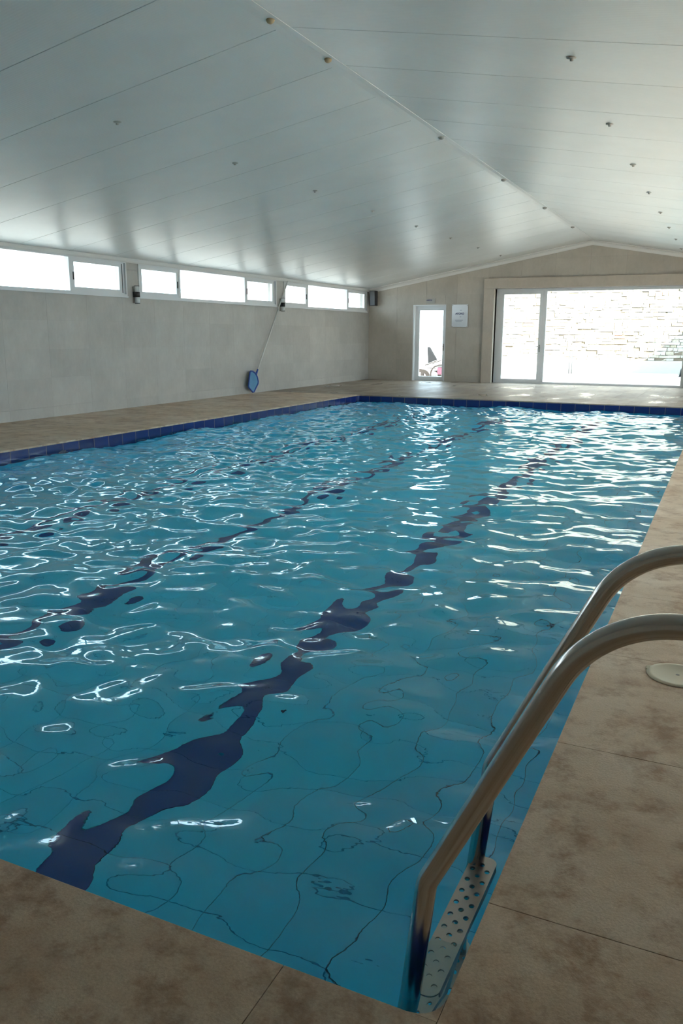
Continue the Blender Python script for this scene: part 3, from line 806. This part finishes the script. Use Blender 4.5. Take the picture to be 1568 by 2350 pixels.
def stone_verts(x0, x1, z0, z1):
    j = lambda s: random.uniform(-s, s)
    d = random.uniform(0.0, 0.07); g_ = random.uniform(0.004, 0.012)
    fr_ = [(x0 + g_ + j(.012), YWALL + d + j(.012), z0 + g_ + j(.01)), (x1 - g_ + j(.012), YWALL + d + j(.012), z0 + g_ + j(.01)),
           (x1 - g_ + j(.012), YWALL + d + j(.012), z1 - g_ + j(.01)), (x0 + g_ + j(.012), YWALL + d + j(.012), z1 - g_ + j(.01))]
    bk = [(x, YWALL + 0.09, z_) for x, _, z_ in fr_]
    return fr_ + bk, [(0, 1, 2, 3), (0, 4, 5, 1), (1, 5, 6, 2), (2, 6, 7, 3), (3, 7, 4, 0)]
vis = []; other = MB()
for s_ in stones:
    q = project(((s_[0] + s_[1]) / 2, YWALL, (s_[2] + s_[3]) / 2))
    if 1150 < q[0] < 1580 and 650 < q[1] < 850: vis.append(((-0.05 if q[0] > 1400 else 0.0) - (s_[1] - s_[0]) * (s_[3] - s_[2]), s_))
    else: other.add(*stone_verts(*s_))
vis.sort()
for i, (_, s_) in enumerate(vis):
    if i < 300: MB().add(*stone_verts(*s_)).build('wall_stone', M['stone'], gw_)
    else: other.add(*stone_verts(*s_))
tag(other.build('smaller_wall_stones', M['stone'], gw_), kind='stuff')
# annex that throws the slanting shadow on the stone wall
an = MB().box(2.0, 9.0, 26.0, YWALL - 0.02, -0.02, 4.44)
ann = tag(empty('annex_building', (2, 30, -0.02)), 'white rendered annex to the right of the terrace, out of the picture', 'building')
at(ann, an, 'walls', M['white_wall']); at(ann, MB().box(1.98, 9.1, 25.9, YWALL - 0.03, 4.44, 4.47), 'parapet_cap', M['concrete'])
# white house seen through the third clerestory window
hs = tag(empty('neighbour_house', (-22, 36, -0.02)), 'pale house seen through the farthest clerestory window', 'building')
at(hs, MB().box(-26, -20, 35.0, 38.7, -0.02, 3.70), 'walls', M['white_wall']); at(hs, MB().box(-26.1, -19.95, 34.9, 38.75, 3.70, 3.75), 'roof_edge', M['concrete'])
at(hs, MB().box(-20.0, -19.99, 38.15, 38.35, 3.1, 3.4), 'window', M['glass'])
# small spa basin and kerbs
spa = tag(empty('spa_basin', (-2.5, 30, -0.02)), 'small turquoise spa basin sunk in the terrace by the stone wall', 'basin')
at(spa, MB().box(-3.05, -1.25, 32.0, 32.3, -0.02, 0.06).box(-3.1, -1.2, 27.95, 28.25, -0.02, 0.02).box(-3.1, -2.95, 28.25, 32.0, -0.02, 0.02), 'kerb', M['white_wall'])
at(spa, MB().box(-2.95, -2.05, 28.25, 32.0, -0.02, -0.005), 'water', M['spa'])
at(spa, MB().box(-2.05, -1.75, 28.25, 32.0, -0.02, 0.0), 'ledge', M['concrete'])
at(spa, MB().box(-1.75, -1.3, 28.25, 32.0, -0.02, -0.012), 'step', M['plaster'])
for x, lb in ((-5.325, 'left one of two slim grey posts before the stone wall'), (-5.22, 'right one of two slim grey posts before the stone wall')):
    o = tag(empty('railing_post', (x, 32.23, -0.02)), lb, 'post', 'pair of slim posts outside')
    at(o, MB().tube([(x, 32.23, -0.02), (x, 32.23, 0.82)], 0.02, 10), 'shaft', M['dark_grey']); at(o, MB().lathe([(0.05, 0), (0.05, 0.012)], (x, 32.23, -0.02), 12), 'foot', M['dark_grey'])
hr = tag(empty('black_handrail', (-1.1, 31.8, -0.02)), 'black curved handrail outside at the right picture edge', 'handrail')
at(hr, MB().tube(fillet([(-1.16, 31.83, -0.02), (-1.12, 31.83, 0.30), (-0.7, 31.83, 0.30), (-0.66, 31.83, -0.02)], [0.1, 0.1], 8), 0.035, 12), 'rail', M['black'])
at(hr, MB().lathe([(0.06, 0), (0.06, 0.012)], (-1.16, 31.83, -0.02), 12), 'flange', M['black'])
at(hr, MB().lathe([(0.06, 0), (0.06, 0.012)], (-0.66, 31.83, -0.02), 12), 'flange', M['black'])
# sun loungers seen through the narrow door
def arch(x0, x1, y, z1, th, dep):
    """flat arched leg standing across x"""
    b = MB(); n = 14; V_ = []; cx = (x0 + x1) / 2; rx = (x1 - x0) / 2
    for k in range(n + 1):
        a = math.pi * k / n; ca, sa = math.cos(a), math.sin(a) ** 0.6
        for (r0, hz) in ((1.0, 1.0), (1.0 - th / rx, 1 - th / (z1 + 0.02))):
            for yy in (y, y + dep): V_.append((cx - rx * r0 * ca, yy, -0.02 + (z1 + 0.02) * hz * sa))
    F_ = []
    for k in range(n):
        o_ = 4 * k
        for p_, q_ in ((0, 1), (1, 3), (3, 2), (2, 0)): F_.append((o_ + p_, o_ + q_, o_ + 4 + q_, o_ + 4 + p_))
    F_ += [(0, 2, 3, 1), (4 * n, 4 * n + 1, 4 * n + 3, 4 * n + 2)]
    return b.add(V_, F_)
def lounger(x0, x1, y, z1, th, leg_mat, label, pil):
    o = tag(empty('sun_lounger', ((x0 + x1) / 2, y, -0.02)), label, 'sun lounger', 'sun loungers outside the narrow door')
    at(o, arch(x0, x1, y, z1, th, 0.06), 'arched_leg', leg_mat); at(o, arch(x0, x1, y + 1.3, z1, th, 0.06), 'arched_leg', leg_mat)
    at(o, MB().cbox(x0 + 0.1, x1 - 0.1, y + 0.05, y + 1.75, z1 - 0.10, z1 - 0.04, 0.01), 'bed', M['cushion'])
    if pil: at(o, MB().cbox(x0 + 0.26, x0 + 0.5, y + 0.02, y + 0.3, 0.10, z1 - 0.10, 0.03), 'cushion', M['pink'])
    return o
lounger(-10.0, -9.20, 26.4, 0.29, 0.12, M['rattan'], 'brown sun lounger with arched legs at the left of the door glass', False)
lounger(-9.18, -8.30, 26.4, 0.46, 0.035, M['rattan'], 'pale sun lounger with thin arched legs and pink cushion', True)
fl = tag(empty('folding_lounger', (-9.9, 28.6, -0.02)), 'dark cloth folding lounger with raised tapered backrest', 'sun lounger')
y = 28.4
at(fl, MB().add([(-10.0, y, 1.03), (-9.92, y + .05, 1.03), (-9.62, y + .05, 0.56), (-9.95, y, 0.42), (-10.0, y + .06, 1.03), (-9.92, y + .11, 1.03), (-9.62, y + .11, 0.56), (-9.95, y + .06, 0.42)],
                [(0, 3, 2, 1), (4, 5, 6, 7), (0, 1, 5, 4), (1, 2, 6, 5), (2, 3, 7, 6), (3, 0, 4, 7)]), 'backrest', M['dark_cloth'])
for yy in (y, y + 0.5): at(fl, MB().tube([(-10.08, yy, 0.34), (-9.95, yy, 0.39), (-9.58, yy, 0.53)], 0.02, 8), 'side_rail', M['rattan'])
at(fl, MB().cbox(-10.05, -9.60, y + 0.02, y + 0.5, 0.34, 0.38, 0.01), 'seat', M['cushion'])
for xx in (-10.0, -9.65):
    for yy in (y + 0.05, y + 0.45): at(fl, MB().tube([(xx, yy, -0.02), (xx, yy, 0.37)], 0.018, 8), 'leg', M['white_alu'])
